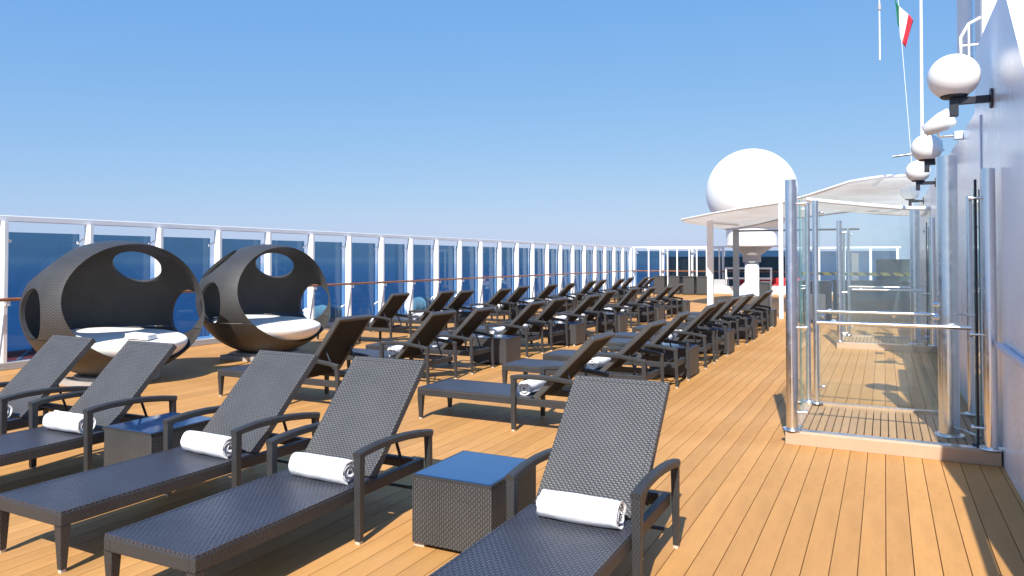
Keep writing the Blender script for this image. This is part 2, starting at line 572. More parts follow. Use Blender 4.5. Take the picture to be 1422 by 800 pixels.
# the white stanchions seen close together behind it
stn = empty("stanchion_row", (-11.45, 39.15, 0))
tag(stn, "row of thin white stanchions standing close before the far cross windscreen", "railing")
stm = MB().box(-0.035, 0.035, -0.03, 0.03, 0, 2.3).mesh("stanchion", 'white')
for i in range(8):
    link("stanchion", stm, stn, (i * 0.52 + (0.13 if i % 3 == 1 else 0), 0, 0))
MB().box(-0.1, 3.9, -0.04, 0.04, 2.3, 2.36).build("top_bar", 'white', stn)
fwd = MB().box(-12.6, 1.0, 40, 46, -0.3, -0.03).build("forward_deck", 'grey'); tag(fwd, kind="structure")
bulk = MB().box(-12.2, -3.9, 45.4, 45.6, -0.03, 1.9).build("dark_bulkhead", 'blackgloss')
tag(bulk, "low dark bulkhead seen through the far cross windscreen", "bulkhead")

# starboard continuation with blue panels
sc = empty("end_screen", (-3.9, YE + 0.02, 0))
tag(sc, "wide blue glass end screen with white frame to the right of the canopy post", "windscreen")
sm2 = MB().box(-0.05, 0.05, -0.06, 0.06, 0.12, 2.28).mesh("post", 'white')
for i in range(5):
    link("post", sm2, sc, (-0.15 + i * 1.15, 0, 0))
    if i < 4: link("glass_panel", MB().box(0.06, 1.09, 0.1, 0.115, 0.15, 2.15).mesh("glass_panel", 'gblue'), sc, (-0.15 + i * 1.15, 0, 0))
MB().box(-0.25, 4.6, -0.07, 0.07, 2.28, 2.36).build("top_rail", 'white', sc)
MB().box(-0.25, 4.6, -0.1, 0.1, 0, 0.12).build("kerb", 'grey', sc)

# things outside the left windscreen
ledge = MB().box(-13.9, -12.58, -4, 40, -0.5, -0.35).build("side_walkway", 'grey'); tag(ledge, kind="structure")
def canister(x, y, lab, sc_=1.0):
    t = empty("life_raft_canister", (x, y, -0.35))
    tag(t, lab, "life raft", "life raft canisters outside the windscreen")
    b = MB()
    prof = [(0.0, -0.55), (0.20, -0.54), (0.25, -0.48), (0.26, -0.05), (0.275, -0.05), (0.275, 0.05), (0.26, 0.05), (0.25, 0.48), (0.20, 0.54), (0.0, 0.55)]
    b.lathe(prof, 0, 0, 20, Matrix.Translation((0, 0, 0.62)) @ Matrix.Rotation(rad(90), 4, 'X'))
    b.build("canister_shell", 'white', t)
    MB().box(-0.25, 0.25, -0.4, -0.3, 0, 0.36).box(-0.25, 0.25, 0.3, 0.4, 0, 0.36).build("cradle", 'grey', t)
    t["kind_note"] = ""
    del t["kind_note"]
    return t
canister(-13.3, 19.75, "white life raft canister outside the glass left of the two nearest windscreen row backs")
canister(-13.3, 15.2, "white life raft canister outside the glass just right of the rear wicker pod")
canister(-13.3, 12.4, "white life raft canister seen through the rear wicker pod")
rb = empty("rescue_boat_cover", (-13.3, 7.75, -0.35))
tag(rb, "red canvas cover with white strut outside the glass left of the front wicker pod", "boat cover")
MB().box(-0.45, 0.35, -1.2, 0.75, 0.0, 0.22, bev=0.03).build("base", 'grey', rb)
MB().box(-0.5, 0.38, -1.25, 0.8, 0.22, 0.32, bev=0.03).build("cover_edge", 'red', rb)
MB().add([(-0.45, -1.2, 0.32), (0.33, -1.2, 0.32), (0.33, 0.75, 0.32), (-0.45, 0.75, 0.32), (-0.15, -0.8, 0.52), (0.1, -0.8, 0.52), (0.1, 0.4, 0.52), (-0.15, 0.4, 0.52)],
         [(4, 5, 6, 7), (0, 1, 5, 4), (1, 2, 6, 5), (2, 3, 7, 6), (3, 0, 4, 7)]).build("cover_top", 'maroon', rb)
MB().tube([(0.42, -0.75, 0.22), (0.42, -0.2, 0.62)], 0.03, 8).build("strut", 'white', rb)
lb = empty("lifebuoy", (-13.75, 8.05, 0.0))
tag(lb, "orange and white lifebuoy on a post seen left of the front wicker pod", "lifebuoy")
MB().tube([(0, 0, -0.35), (0, 0, 1.35)], 0.025, 8).build("post", 'white', lb)
def torus_part(a0, a1, mat, nm):
    pts = [(0.06, 0.2 * math.cos(a0 + (a1 - a0) * i / 8), 0.95 + 0.2 * math.sin(a0 + (a1 - a0) * i / 8)) for i in range(9)]
    MB().tube(pts, 0.055, 10).build(nm, mat, lb)
for q in range(4):
    torus_part(q * math.pi / 2 + 0.0, q * math.pi / 2 + 1.15, 'orange', "ring_segment")
    torus_part(q * math.pi / 2 + 1.15, (q + 1) * math.pi / 2, 'white', "ring_band")

# ------------------------------------------------------------------ the lounger
HINGE = (0, 1.40, 0.345)
def make_lounger():
    t = empty("sun_lounger")
    WI = 0.33
    # seat frame (apron)
    b = MB()
    b.box(-WI, -WI + 0.045, 0.0, 1.97, 0.262, 0.335, bev=0.006)
    b.box(WI - 0.045, WI, 0.0, 1.97, 0.262, 0.335, bev=0.006)
    b.box(-WI + 0.045, WI - 0.045, 0.0, 0.045, 0.262, 0.334, bev=0.006)
    b.box(-WI + 0.045, WI - 0.045, 1.925, 1.97, 0.262, 0.334, bev=0.006)
    b.box(-WI + 0.045, WI - 0.045, 1.10, 1.14, 0.255, 0.30)
    b.build("seat_frame", 'wframe', t)
    s = MB()
    n = 14
    # slightly sagging woven seat
    vs = []; fs = []
    nx = 6
    for j in range(n + 1):
        for i in range(nx + 1):
            xx = -WI + 0.006 + (2 * WI - 0.012) * i / nx
            yy = 0.006 + 1.38 * j / n
            sag = 0.010 * math.sin(math.pi * i / nx) * math.sin(math.pi * j / n)
            vs.append((xx, yy, 0.345 - sag))
    for j in range(n):
        for i in range(nx):
            a = j * (nx + 1) + i
            fs.append((a, a + 1, a + nx + 2, a + nx + 1))
    s.add(vs, fs, None, True)
    s.box(-WI + 0.006, WI - 0.006, 0.006, 1.386, 0.325, 0.3345)
    # rim of the seat
    s.box(-WI + 0.004, -WI + 0.02, 0.004, 1.388, 0.33, 0.3465)
    s.box(WI - 0.02, WI - 0.004, 0.004, 1.388, 0.33, 0.3465)
    s.box(-WI + 0.02, WI - 0.02, 0.004, 0.02, 0.33, 0.3465)
    s.build("seat", 'wseat', t)
    # backrest, lying flat from the hinge
    B = MB()
    B.box(-0.30, 0.30, 0.0, 0.90, -0.012, 0.014, bev=0.005)
    B.box(-0.31, -0.27, 0.0, 0.905, -0.042, 0.018, bev=0.008)
    B.box(0.27, 0.31, 0.0, 0.905, -0.042, 0.018, bev=0.008)
    B.box(-0.27, 0.27, 0.865, 0.905, -0.040, 0.0175, bev=0.008)
    bo = B.build("backrest", 'wback', t, HINGE)
    bo.rotation_euler = (rad(45.5), 0, 0)
    MB().box(-0.2695, 0.2695, 0.005, 0.8645, -0.026, -0.0135).build("back_shade_sheet", 'wunder', bo)  # added dark sheet: shade under the backrest put into colour
    pr = MB()
    for sx in (-0.22, 0.22):
        pr.tube([(sx, 0.44, -0.02), (sx, 0.28, -0.37)], 0.011, 8)
    pr.tube([(-0.22, 0.30, -0.33), (0.22, 0.30, -0.33)], 0.009, 8)
    pr.build("prop_stay", 'darkmetal', bo)
    # arms
    for sx in (-1, 1):
        X = sx * (WI + 0.027)
        pts = [(1.172, 0.540), (1.25, 0.552), (1.38, 0.562), (1.54, 0.563), (1.70, 0.554), (1.86, 0.536), (2.006, 0.512)]
        MB().sweep([(a, z - 0.0) for a, z in pts], 0.054, 0.048, X).build("armrest", 'wframe', t)
        f = MB().frustum(X, 1.20, 0.02, 0.530, 0.042, 0.053).build("leg", 'wframe', t)
        MB().box(X - 0.016, X + 0.016, 1.184, 1.216, 0, 0.02).build("foot_cap", 'cap', f)
        f = MB().frustum(X, 2.0, 0.02, 0.505, 0.034, 0.046, None, 0, -0.02).build("leg", 'wframe', t)
        MB().box(X - 0.014, X + 0.014, 1.986, 2.014, 0, 0.02).build("foot_cap", 'cap', f)
        Xf = sx * (WI - 0.030)
        f = MB().frustum(Xf, 0.030, 0.02, 0.262, 0.036, 0.062).build("leg", 'wframe', t)
        MB().box(Xf - 0.014, Xf + 0.014, 0.016, 0.044, 0, 0.02).build("foot_cap", 'cap', f)
        Xm = sx * (WI - 0.06)
    f = MB().tube([(-0.30, 1.95, 0.12), (0.30, 1.95, 0.12)], 0.012, 8).build("cross_bar", 'wframe', t)
    return t

proto = make_lounger()
ptree = gather(proto)
used = [False]
def lounger(cx, cy, head, label, group, ang=45.5, jit=1.0):
    """cx,cy = middle of the foot end; head = world direction of the head end in degrees from +Y"""
    if not used[0]:
        t = proto; used[0] = True
    else:
        t = copy_tree(proto, None, ptree)
    t.location = (cx, cy, 0)
    t.rotation_euler = (0, 0, rad(head + random.uniform(-1, 1) * jit))
    tag(t, label, "sun lounger", group)
    for ch in kids(t) if t is not proto else kids(t):
        if ch.name.startswith("backrest"):
            ch.rotation_euler = (rad(ang), 0, 0)
    return t

# towels: a real rolled strip
def towel_mesh(turns=4.2, L=0.45, seed=0):
    rnd = random.Random(seed)
    b = MB()
    n = 110
    r1 = 0.077
    r0 = 0.012
    th = (r1 - r0) / turns * 0.86
    ring_in, ring_out = [], []
    for i in range(n + 1):
        a = turns * 2 * math.pi * i / n
        r = r0 + (r1 - r0) * i / n
        wob = 1 + 0.03 * math.sin(a * 2 + seed)
        ring_out.append(((r + th / 2) * math.cos(a) * 1.04 * wob, (r + th / 2) * math.sin(a) * 0.94))
        ring_in.append(((r - th / 2) * math.cos(a) * 1.04 * wob, (r - th / 2) * math.sin(a) * 0.94))
    nx = 18
    lo0 = int(n * (1 - 1.15 / turns))
    vs = []
    for j in range(nx + 1):
        u = j / nx
        x = -L / 2 + L * u
        sc_ = 1.0 - 0.045 * (abs(2 * u - 1) ** 4) + 0.02 * math.sin(7 * u + seed)
        for i in range(n + 1):
            e = 0.010 * math.sin(i * 0.35 + seed) * (1 if j == 0 else (-1 if j == nx else 0))
            a_ = turns * 2 * math.pi * i / n
            q_ = 1 + 0.075 * (noise.noise(Vector((x * 9, math.cos(a_) * 1.3 + seed, math.sin(a_) * 1.3))) if i >= lo0 else 0)
            vs.append((x + e, ring_out[i][0] * sc_ * q_, 0.071 + ring_out[i][1] * sc_ * q_))
        for i in range(n + 1):
            vs.append((x, ring_in[i][0] * sc_, 0.071 + ring_in[i][1] * sc_))
    m_ = n + 1
    fs = []
    st = 2 * m_
    lo = int(n * (1 - 1.15 / turns))
    for j in range(nx):
        for i in range(n):
            a = j * st + i
            if i >= lo:
                fs.append((a, a + 1, a + st + 1, a + st))
            if i == n - 1:
                fs.append((a + 1, a + m_ + 1, a + st + m_ + 1, a + st + 1))
    for j in (0, nx):
        for i in range(n):
            a = j * st + i
            q = (a, a + m_, a + m_ + 1, a + 1)
            fs.append(q if j == 0 else q[::-1])
    b.add(vs, fs, None, False)
    me = b.mesh("rolled_towel", 'towel')
    for p in me.polygons:
        p.use_smooth = len(p.vertices) == 4 and abs(p.normal.x) < 0.7
    return me
TM = [towel_mesh(turns=tt, seed=s) for tt, s in ((4.2, 0), (3.7, 3), (4.6, 7), (3.9, 12))]
def towel(cx, cy, head, label, off=1.245, side=0.0):
    a = rad(head)
    x = cx + side * math.cos(a) - off * math.sin(a)
    y = cy + side * math.sin(a) + off * math.cos(a)
    o = link("rolled_towel", random.choice(TM), None, (x, y, 0.3465))
    o.rotation_euler = (0, 0, a + rad(random.uniform(-3, 3)))
    tag(o, label, "towel", "rolled white towels on the loungers")
    return o

def make_table():
    t = empty("side_table")
    b = MB()
    b.box(-0.275, 0.275, -0.31, 0.31, 0.025, 0.428, bev=0.006)
    b.build("table_body", 'wtable', t)
    MB().box(-0.262, 0.262, -0.297, 0.297, 0.4285, 0.441, bev=0.003).build("glass_top", 'tglass', t)
    r = MB()
    for (a0, a1, b0, b1) in ((-0.277, 0.277, -0.312, -0.298), (-0.277, 0.277, 0.298, 0.312), (-0.277, -0.263, -0.298, 0.298), (0.263, 0.277, -0.298, 0.298)):
        r.box(a0, a1, b0, b1, 0.422, 0.438)
    r.build("top_rim", 'wframe', t)
    for sx in (-1, 1):
        for sy in (-1, 1):
            MB().box(sx * 0.235 - 0.035, sx * 0.235 + 0.035, sy * 0.27 - 0.02, sy * 0.27 + 0.02, 0, 0.0245).build("foot", 'cap', t)
    return t
tproto = make_table()
ttree = gather(tproto)
tused = [False]
def table(cx, cy, rz, label, group="wicker side tables with blue glass tops between loungers"):
    if not tused[0]:
        t = tproto; tused[0] = True
    else:
        t = copy_tree(tproto, None, ttree)
    t.location = (cx, cy, 0)
    t.rotation_euler = (0, 0, rad(rz))
    tag(t, label, "side table", group)
    return t

# ---- front row: feet towards the camera
GF = "wicker sun loungers in the front row facing the camera"
FR = [(-1.49, 2.47, 0.3, 45.0, "large grey woven sun lounger nearest the camera, right of the blue topped side table", "rolled white towel on the nearest lounger, right of the blue side table"),
      (-3.245, 2.45, 0.6, 47.5, "dark wicker sun lounger standing left of the blue topped side table in the foreground", "rolled white towel on the lounger just left of the foreground blue table"),
      (-4.42, 2.55, -1.0, 44.5, "dark wicker lounger third from right in the front row, foot at left frame edge", "rolled white towel on the third front lounger from the right"),
      (-5.99, 2.52, 0.5, 45.0, "dark wicker lounger whose back rises before the front pod's mattress, second from left", "rolled white towel on the second front lounger from the left"),
      (-7.12, 2.50, 0.0, 45.0, "dark wicker lounger at the left frame edge below the front pod", "rolled white towel at the left frame edge on the leftmost front lounger")]
for (cx, cy, h, ang, l1, l2) in FR:
    lounger(cx, cy, h, l1, GF, ang, 0.0)
    towel(cx, cy, h, l2, 1.245, 0.03)
table(-2.315, 4.08, 0, "foreground wicker cube side table with blue glass top between the two nearest loungers")
table(-5.20, 4.05, 0, "wicker side table half hidden between the second and third front loungers from the left")

# ---- three columns facing the left windscreen (heads towards +X)
ORD = ["first", "second", "third", "fourth", "fifth", "sixth", "seventh"]
def column(name, footx, singles, pairs, tabs, group, tabx, angs=46.0):
    for (yc, ang, l1, l2) in singles:
        lounger(footx, yc, -90, l1, group, ang, 0.6)
        towel(footx, yc, -90, l2)
    for k, (ya, yb) in enumerate(pairs):
        for nm, yc in (("near", ya), ("far", yb)):
            jx = random.uniform(-0.07, 0.07)
            lounger(footx + jx, yc, -90, "dark wicker lounger, %s one of the %s pair of loungers along the %s" % (nm, ORD[k], name), group, angs + random.uniform(-2.8, 2.8), 2.0)
            towel(footx + jx, yc, -90, "rolled white towel on the %s lounger of the %s pair along the %s" % (nm, ORD[k], name), 1.245, random.uniform(-0.05, 0.05))
    for k, yc in enumerate(tabs):
        table(tabx, yc, 90, "wicker side table just beyond the %s pair of loungers along the %s" % (ORD[k + 1 - len(pairs) + len(tabs) - 1] if len(tabs) != len(pairs) else ORD[k], name))

W2 = 0.36
column("right aisle", -4.59, [(7.11, 45.5, "lone dark wicker lounger in front of the aisle rows, just behind the nearest lounger's back", "rolled white towel on the lone lounger behind the nearest lounger's back")],
       [(9.10, 10.30), (12.28, 13.42), (15.05, 16.18), (18.35, 19.5)], [11.12, 14.12, 17.0, 20.25],
       "wicker loungers in the row beside the right aisle", -2.86)
column("middle row", -7.62, [(7.07, 53.0, "lone dark wicker lounger standing in front of the rear wicker pod", "rolled white towel under the raised back of the lounger before the rear pod")],
       [(8.98, 10.08), (12.12, 13.35), (15.07, 16.2), (18.12, 19.4), (21.3, 22.6)], [11.08, 14.15, 16.95, 20.25, 23.4],
       "wicker loungers in the middle row", -5.88)
column("windscreen row", -11.0, [(12.68, 50.0, "dark wicker lounger alone right of the rear pod before the blue windscreen", "rolled white towel on the lone lounger right of the rear pod")],
       [(14.5, 15.5), (17.35, 18.5), (20.6, 21.85), (23.8, 24.95), (27.1, 28.25), (30.3, 31.4)], [16.25, 19.25, 22.55, 25.65, 28.95],
       "wicker loungers in the row beside the left windscreen", -9.4)

# ------------------------------------------------------------------ wicker pods
def pod_shell():
    def sph(r, sub=6):
        bm = bmesh.new()
        bmesh.ops.create_icosphere(bm, subdivisions=sub, radius=r)
        me = bpy.data.meshes.new("tmp"); bm.to_mesh(me); bm.free()
        return me
    outer = bpy.data.objects.new("tmp_o", sph(1.0)); COL.objects.link(outer)
    tmp = []
    def sub(me):
        c = bpy.data.objects.new("tmp_c", me); COL.objects.link(c)
        m = outer.modifiers.new("b", 'BOOLEAN'); m.operation = 'DIFFERENCE'; m.object = c; m.solver = 'EXACT'
        tmp.append(c)
    sub(sph(0.955, 5))
    def cutter(az, el, ra, rb_, start=0.3, end=1.6):
        dv = Vector((math.cos(rad(el)) * math.cos(rad(az)), math.cos(rad(el)) * math.sin(rad(az)), math.sin(rad(el))))
        h = Vector((-math.sin(rad(az)), math.cos(rad(az)), 0))
        u = dv.cross(h)
        bm = bmesh.new()
        n = 72
        ring = []
        for s in (start, end):
            ring.append([bm.verts.new(dv * s + h * (ra * math.cos(2 * math.pi * i / n)) + u * (rb_ * math.sin(2 * math.pi * i / n))) for i in range(n)])
        for i in range(n):
            bm.faces.new((ring[0][i], ring[0][(i + 1) % n], ring[1][(i + 1) % n], ring[1][i]))
        bm.faces.new(ring[0][::-1]); bm.faces.new(ring[1])
        bmesh.ops.recalc_face_normals(bm, faces=bm.faces)
        me = bpy.data.meshes.new("tmpc"); bm.to_mesh(me); bm.free()
        sub(me)
    cutter(0, 12, 0.925, 0.86, -0.05, 1.7)
    cutter(86, -7, 0.31, 0.35)
    cutter(-97, -1, 0.235, 0.35)
    cutter(127, 42, 0.29, 0.33)
    cutter(-122, 43, 0.29, 0.34)
    dg = bpy.context.evaluated_depsgraph_get()
    me = bpy.data.meshes.new_from_object(outer.evaluated_get(dg))
    for c in tmp + [outer]:
        bpy.data.objects.remove(c)
    return me
SHELL = pod_shell()
A3 = (1.2, 1.2, 0.98)
CZ = 1.04
def split_shell(keep_top):
    bm = bmesh.new(); bm.from_mesh(SHELL)
    zc = -0.36
    g = bm.verts[:] + bm.edges[:] + bm.faces[:]
    r = bmesh.ops.bisect_plane(bm, geom=g, plane_co=(0, 0, zc + (0.004 if keep_top else -0.004)), plane_no=(0, 0, 1), clear_inner=keep_top, clear_outer=not keep_top)
    ed = [e for e in r['geom_cut'] if isinstance(e, bmesh.types.BMEdge)]
    try:
        bmesh.ops.triangle_fill(bm, edges=ed, use_beauty=True)
    except Exception:
        pass
    uv = bm.loops.layers.uv.new("UVMap")
    for v in bm.verts:
        v.co = Vector((v.co.x * A3[0], v.co.y * A3[1], v.co.z * A3[2] + CZ))
    for f in bm.faces:
        f.smooth = True
        for l in f.loops:
            c = l.vert.co
            l[uv].uv = (c.x * 0.7 + c.y * 0.7, c.z)
    me = bpy.data.meshes.new("shell"); bm.to_mesh(me); bm.free()
    me.materials.clear()
    me.materials.append(M['wpod'] if keep_top else M['wbowl'])
    return me
# sharp edges where the shell was cut keep their crispness
def sharpen(me):
    bm = bmesh.new(); bm.from_mesh(me)
    for e in bm.edges:
        if len(e.link_faces) == 2 and e.calc_face_angle(0) > rad(35):
            e.smooth = False
    bm.to_mesh(me); bm.free()
top_me = split_shell(True); sharpen(top_me)
low_me = split_shell(False); sharpen(low_me)

def puffy(rx, ry, h, seg=48, rings=10):
    b = MB()
    prof = []
    for i in range(rings + 1):
        a = -math.pi / 2 + math.pi * i / rings
        rr = (1 - 0.09 + 0.09 * math.cos(a)) * (0.84 + 0.16 * (0.5 + 0.5 * math.sin(a)))
        prof.append((rr, h / 2 + h / 2 * math.sin(a)))
    prof = [(0.0, 0.0)] + prof
    for q in (0.8, 0.5, 0.2, 0.0):
        prof.append((q, h + 0.012 * (1 - q * q)))
    vs = []; fs = []
    for (r, z) in prof:
        for k in range(seg):
            an = 2 * math.pi * k / seg
            vs.append((rx * r * math.cos(an), ry * r * math.sin(an), z + 0.006 * math.sin(5 * an) * r))
    for i in range(len(prof) - 1):
        for k in range(seg):
            k2 = (k + 1) % seg
            fs.append((i * seg + k, i * seg + k2, (i + 1) * seg + k2, (i + 1) * seg + k))
    b.add(vs, fs, None, True)
    return b
def pod(x, y, rz, lab, labt):
    t = empty("wicker_pod", (x, y, 0), rad(rz))
    tag(t, lab, "daybed pod", "round wicker daybed pods by the left windscreen")
    link("upper_shell", top_me, t)
    link("lower_bowl", low_me, t)
    b = MB()
    b.lathe([(0.0, 0.0), (0.52, 0.0), (0.55, 0.02), (0.55, 0.11), (0.50, 0.12), (0.0, 0.12)], 0, 0, 40, None, False)
    b.box(-0.5, 0.62, -0.62, -0.40, 0.0, 0.075)
    b.build("base", 'plinth', t)
    c = puffy(0.98, 0.985, 0.25).build("mattress", 'cushion', t, (-0.03, 0, 0.385))
    c.rotation_euler = (0, rad(4.5), 0)
    c["label"] = "round white mattress"
    if labt:
        R_ = Matrix.Rotation(rad(rz), 3, 'Z')
        t2 = MB().box(-0.17, 0.17, -0.13, 0.13, 0.0, 0.022, bev=0.01).box(-0.165, 0.17, -0.125, 0.128, 0.0225, 0.045, bev=0.01).box(-0.168, 0.165, -0.13, 0.122, 0.0455, 0.068, bev=0.01).build("folded_towel", 'towel', None)
        t2.location = Vector((x, y, 0.622)) + R_ @ Vector((0.42, 0.05, 0))
        t2.rotation_euler = (0, rad(4.5), rad(rz + 25))
        tag(t2, labt, "towel")
    return t
pod(-9.90, 6.97, 0, "large round dark wicker daybed pod at the left with four oval openings", "small folded white towel lying on the front pod's round mattress")
pod(-9.90, 9.87, 0, "round dark wicker daybed pod standing just right of and behind the front pod", None)

# ------------------------------------------------------------------ glass gate lobbies on the right
def make_gate(x, y, lab):
    t = empty("glass_gate", (x, y, 0))
    tag(t, lab, "glass gate", "stainless steel and glass gate lobbies beside the white wall")
    k = MB()
    k.box(-0.855, 0.865, 0.0, 0.12, 0.0, 0.118, bev=0.004)
    k.box(-0.855, -0.745, 0.12, 1.78, 0.0, 0.116)
    k.box(-0.745, 0.865, 1.66, 1.78, 0.0, 0.112)
    k.build("kerb", 'kerb', t)
    MB().box(-0.858, 0.865, 0.03, 0.124, 0.1185, 0.130).build("kerb_trim", 'steel', t)
    MB().box(-0.745, 0.865, 1.665, 1.72, 0.1125, 0.124).build("kerb_trim", 'steel', t)
    sm_ = MB().box(-0.0305, 0.0305, 0.128, 1.655, 0.06, 0.095, bev=0.003).mesh("floor_slat", 'grate')
    for i in range(23):
        xx = -0.71 + 0.0695 * i
        if xx < 0.84:
            link("floor_slat", sm_, t, (xx, 0, 0))
    MB().box(-0.74, 0.86, 0.125, 1.658, 0.002, 0.03).build("floor_tray", 'caulk', t)
    def post(px, py, r, z0, z1, mat='steel'):
        b = MB().tube([(px, py, z0), (px, py, z1)], r, 20)
        b.lathe([(0.0, z0 + 0.014), (r + 0.035, z0 + 0.014), (r + 0.04, z0 + 0.002), (r + 0.04, z0)], px, py, 20, None, False)
        b.build("post", mat, t)
    post(-0.80, 0.065, 0.050, 0.13, 2.51)
    post(-0.785, 0.235, 0.024, 0.117, 2.46)
    post(-0.70, 1.62, 0.030, 0.12, 2.42)
    post(-0.795, 1.72, 0.028, 0.117, 2.40)
    post(0.53, 0.63, 0.088, 0.098, 2.72)
    post(0.80, 0.065, 0.052, 0.13, 2.53)
    post(0.715, 0.17, 0.011, 0.13, 2.45, 'darkmetal')
    post(0.80, 1.70, 0.030, 0.12, 2.42)
    def pane(x0, x1, y0, y1, z0, z1):
        g_ = MB().box(x0, x1, y0, y1, z0, z1).build("glass_pane", 'gclear', t)
        if x1 - x0 > y1 - y0:
            es = [(x0 - 0.004, x0 - 0.0005, y0, y1), (x1 + 0.0005, x1 + 0.004, y0, y1)]
        else:
            es = [(x0, x1, y0 - 0.004, y0 - 0.0005), (x0, x1, y1 + 0.0005, y1 + 0.004)]
        for e_ in es:
            MB().box(*e_, z0, z1).build("pane_edge", 'gedge', g_)
    pane(-0.70, 0.69, 0.076, 0.088, 0.16, 2.36)
    pane(-0.806, -0.794, 0.30, 0.93, 0.16, 2.38)
    pane(-0.806, -0.794, 0.95, 1.60, 0.16, 2.32)
    pane(-0.66, 0.44, 1.684, 1.696, 0.16, 2.30)
    pane(0.735, 0.747, 0.16, 0.60, 0.16, 2.36)
    def bar(y_, x0, x1, z):
        b = MB().tube([(x0, y_, z), (x1, y_, z)], 0.019, 12)
        for xx in (x0 + 0.14, x1 - 0.14):
            b.tube([(xx, y_, z), (xx, y_ + 0.075, z)], 0.012, 8)
            b.tube([(xx, y_ + 0.06, z), (xx, y_ + 0.072, z)], 0.03, 12)
        b.build("push_bar", 'steel', t)
    bar(0.005, -0.57, 0.66, 1.16)
    bar(1.61, -0.70, 0.50, 1.16)
    def clamp(p, q, r=0.012):
        b = MB().tube([p, q], r, 8)
        b.tube([(q[0] - 0.02 if q[0] > p[0] else q[0] + 0.02, q[1], q[2]), q], r * 2.1, 10)
        b.build("clamp", 'steel', t)
    for z in (0.30, 1.10, 2.28):
        clamp((-0.79, 0.065, z), (-0.66, 0.07, z))
        clamp((0.79, 0.065, z), (0.655, 0.07, z))
        clamp((-0.70, 1.62, z), (-0.62, 1.676, z))
    clamp((0.60, 0.63, 0.17), (0.735, 0.35, 0.17), 0.01)
    clamp((0.60, 0.63, 1.24), (0.735, 0.35, 1.24), 0.01)
    for z in (1.20, 1.32):
        MB().tube([(0.42, 0.63, z), (0.46, 0.60, z)], 0.025, 10).build("knob", 'steel', t)
    return t
make_gate(0, 7.43, "near stainless steel and clear glass gate lobby with tan kerb beside the white wall")
make_gate(0, 15.85, "second glass gate lobby farther down the aisle seen through the near one")

# ------------------------------------------------------------------ white wall on the right
wl = empty("superstructure_wall", (0.88, 0, 0))
tag(wl, "glossy white superstructure wall with stepped top at the right frame edge", "wall")
def wall_poly(pts, nm="wall_panel", x0_=0.0, x1_=0.16, mat='wall'):
    n = len(pts)
    vs = [(x0_, a, z) for a, z in pts] + [(x1_, a, z) for a, z in pts]
    fs = [tuple(range(n)), tuple(range(2 * n - 1, n - 1, -1))]
    fs += [(i, n + i, n + (i + 1) % n, (i + 1) % n) for i in range(n)]
    bm = bmesh.new()
    bv = [bm.verts.new(v) for v in vs]
    for f in fs:
        bm.faces.new([bv[i] for i in f])
    bmesh.ops.recalc_face_normals(bm, faces=bm.faces)
    me = bpy.data.meshes.new(nm); bm.to_mesh(me); bm.free(); me.materials.append(M[mat])
    return link(nm, me, wl)
wall_poly([(-2, 0), (3.30, 0), (3.30, 1.32), (-2, 0.9)])
wall_poly([(3.304, 0), (4.30, 0), (4.30, 1.95), (3.80, 1.86), (3.304, 1.32)])
wall_poly([(4.304, 0), (5.90, 0), (5.90, 3.0), (4.85, 2.62), (4.304, 1.95)])
wall_poly([(5.904, 0), (7.40, 0), (7.40, 3.97), (7.10, 3.95), (6.20, 3.10), (5.904, 3.0)])
wall_poly([(7.404, 0), (9.30, 0), (9.30, 3.90), (9.1, 3.97), (7.404, 3.97)])
yy = 9.304
for yn in (11.6, 13.9, 16.2, 18.5, 20.8, 24.0):
    wall_poly([(yy, 0), (yn, 0), (yn, 3.32), (yy, 3.32)])
    yy = yn + 0.004
MB().tube([(-0.0, -1, 1.97), (0.0, 4.35, 1.97)], 0.035, 10).build("cap_rail", 'white', wl)
MB().tube([(0.0, 3.0, 1.2), (0.0, 3.0, 1.97)], 0.02, 8).build("cap_rail_post", 'white', wl)
MB().box(-0.05, -0.008, 4.0, 7.40, 1.0, 1.05, bev=0.008).build("handrail", 'wallrail', wl)
MB().box(-0.012, -0.001, 8.7, 8.78, 0.12, 3.2).build("trim_strip", 'wallrail', wl)
MB().box(-0.012, -0.001, 12.7, 12.95, 0.0, 3.0).build("trim_strip", 'wallrail', wl)

# lit white casing and mast beyond the wall
cs = empty("mast_casing", (1.0, 10.2, 0))
tag(cs, "bright white mast casing rising above the wall at the top right corner", "mast")
MB().box(0.04, 4.5, 0.0, 0.7, 0.0, 7.5, bev=0.05).build("casing", 'white', cs)
MB().lathe([(0.09, 4.4), (0.10, 8.5), (0.0, 8.5)], -0.03, 1.1, 20).build("pole", 'white', cs)
MB().tube([(-0.18, -0.15, 3.95), (-0.18, -0.15, 4.35), (-0.10, -0.15, 4.50), (0.02, -0.15, 4.56)], 0.018, 8).tube([(-0.10, -0.15, 4.5), (-0.10, -0.15, 3.9)], 0.012, 8).tube([(-0.18, -0.15, 4.25), (0.02, -0.15, 4.25)], 0.012, 8).build("ladder_hoop", 'white', cs)
MB().tube([(0.0, -0.1, 4.1), (0.55, -0.3, 6.5)], 0.012, 8).build("stay", 'white', cs)
MB().box(-0.26, -0.12, -0.1, 0.1, 5.03, 5.12).build("lamp_bracket", 'darkmetal', cs)

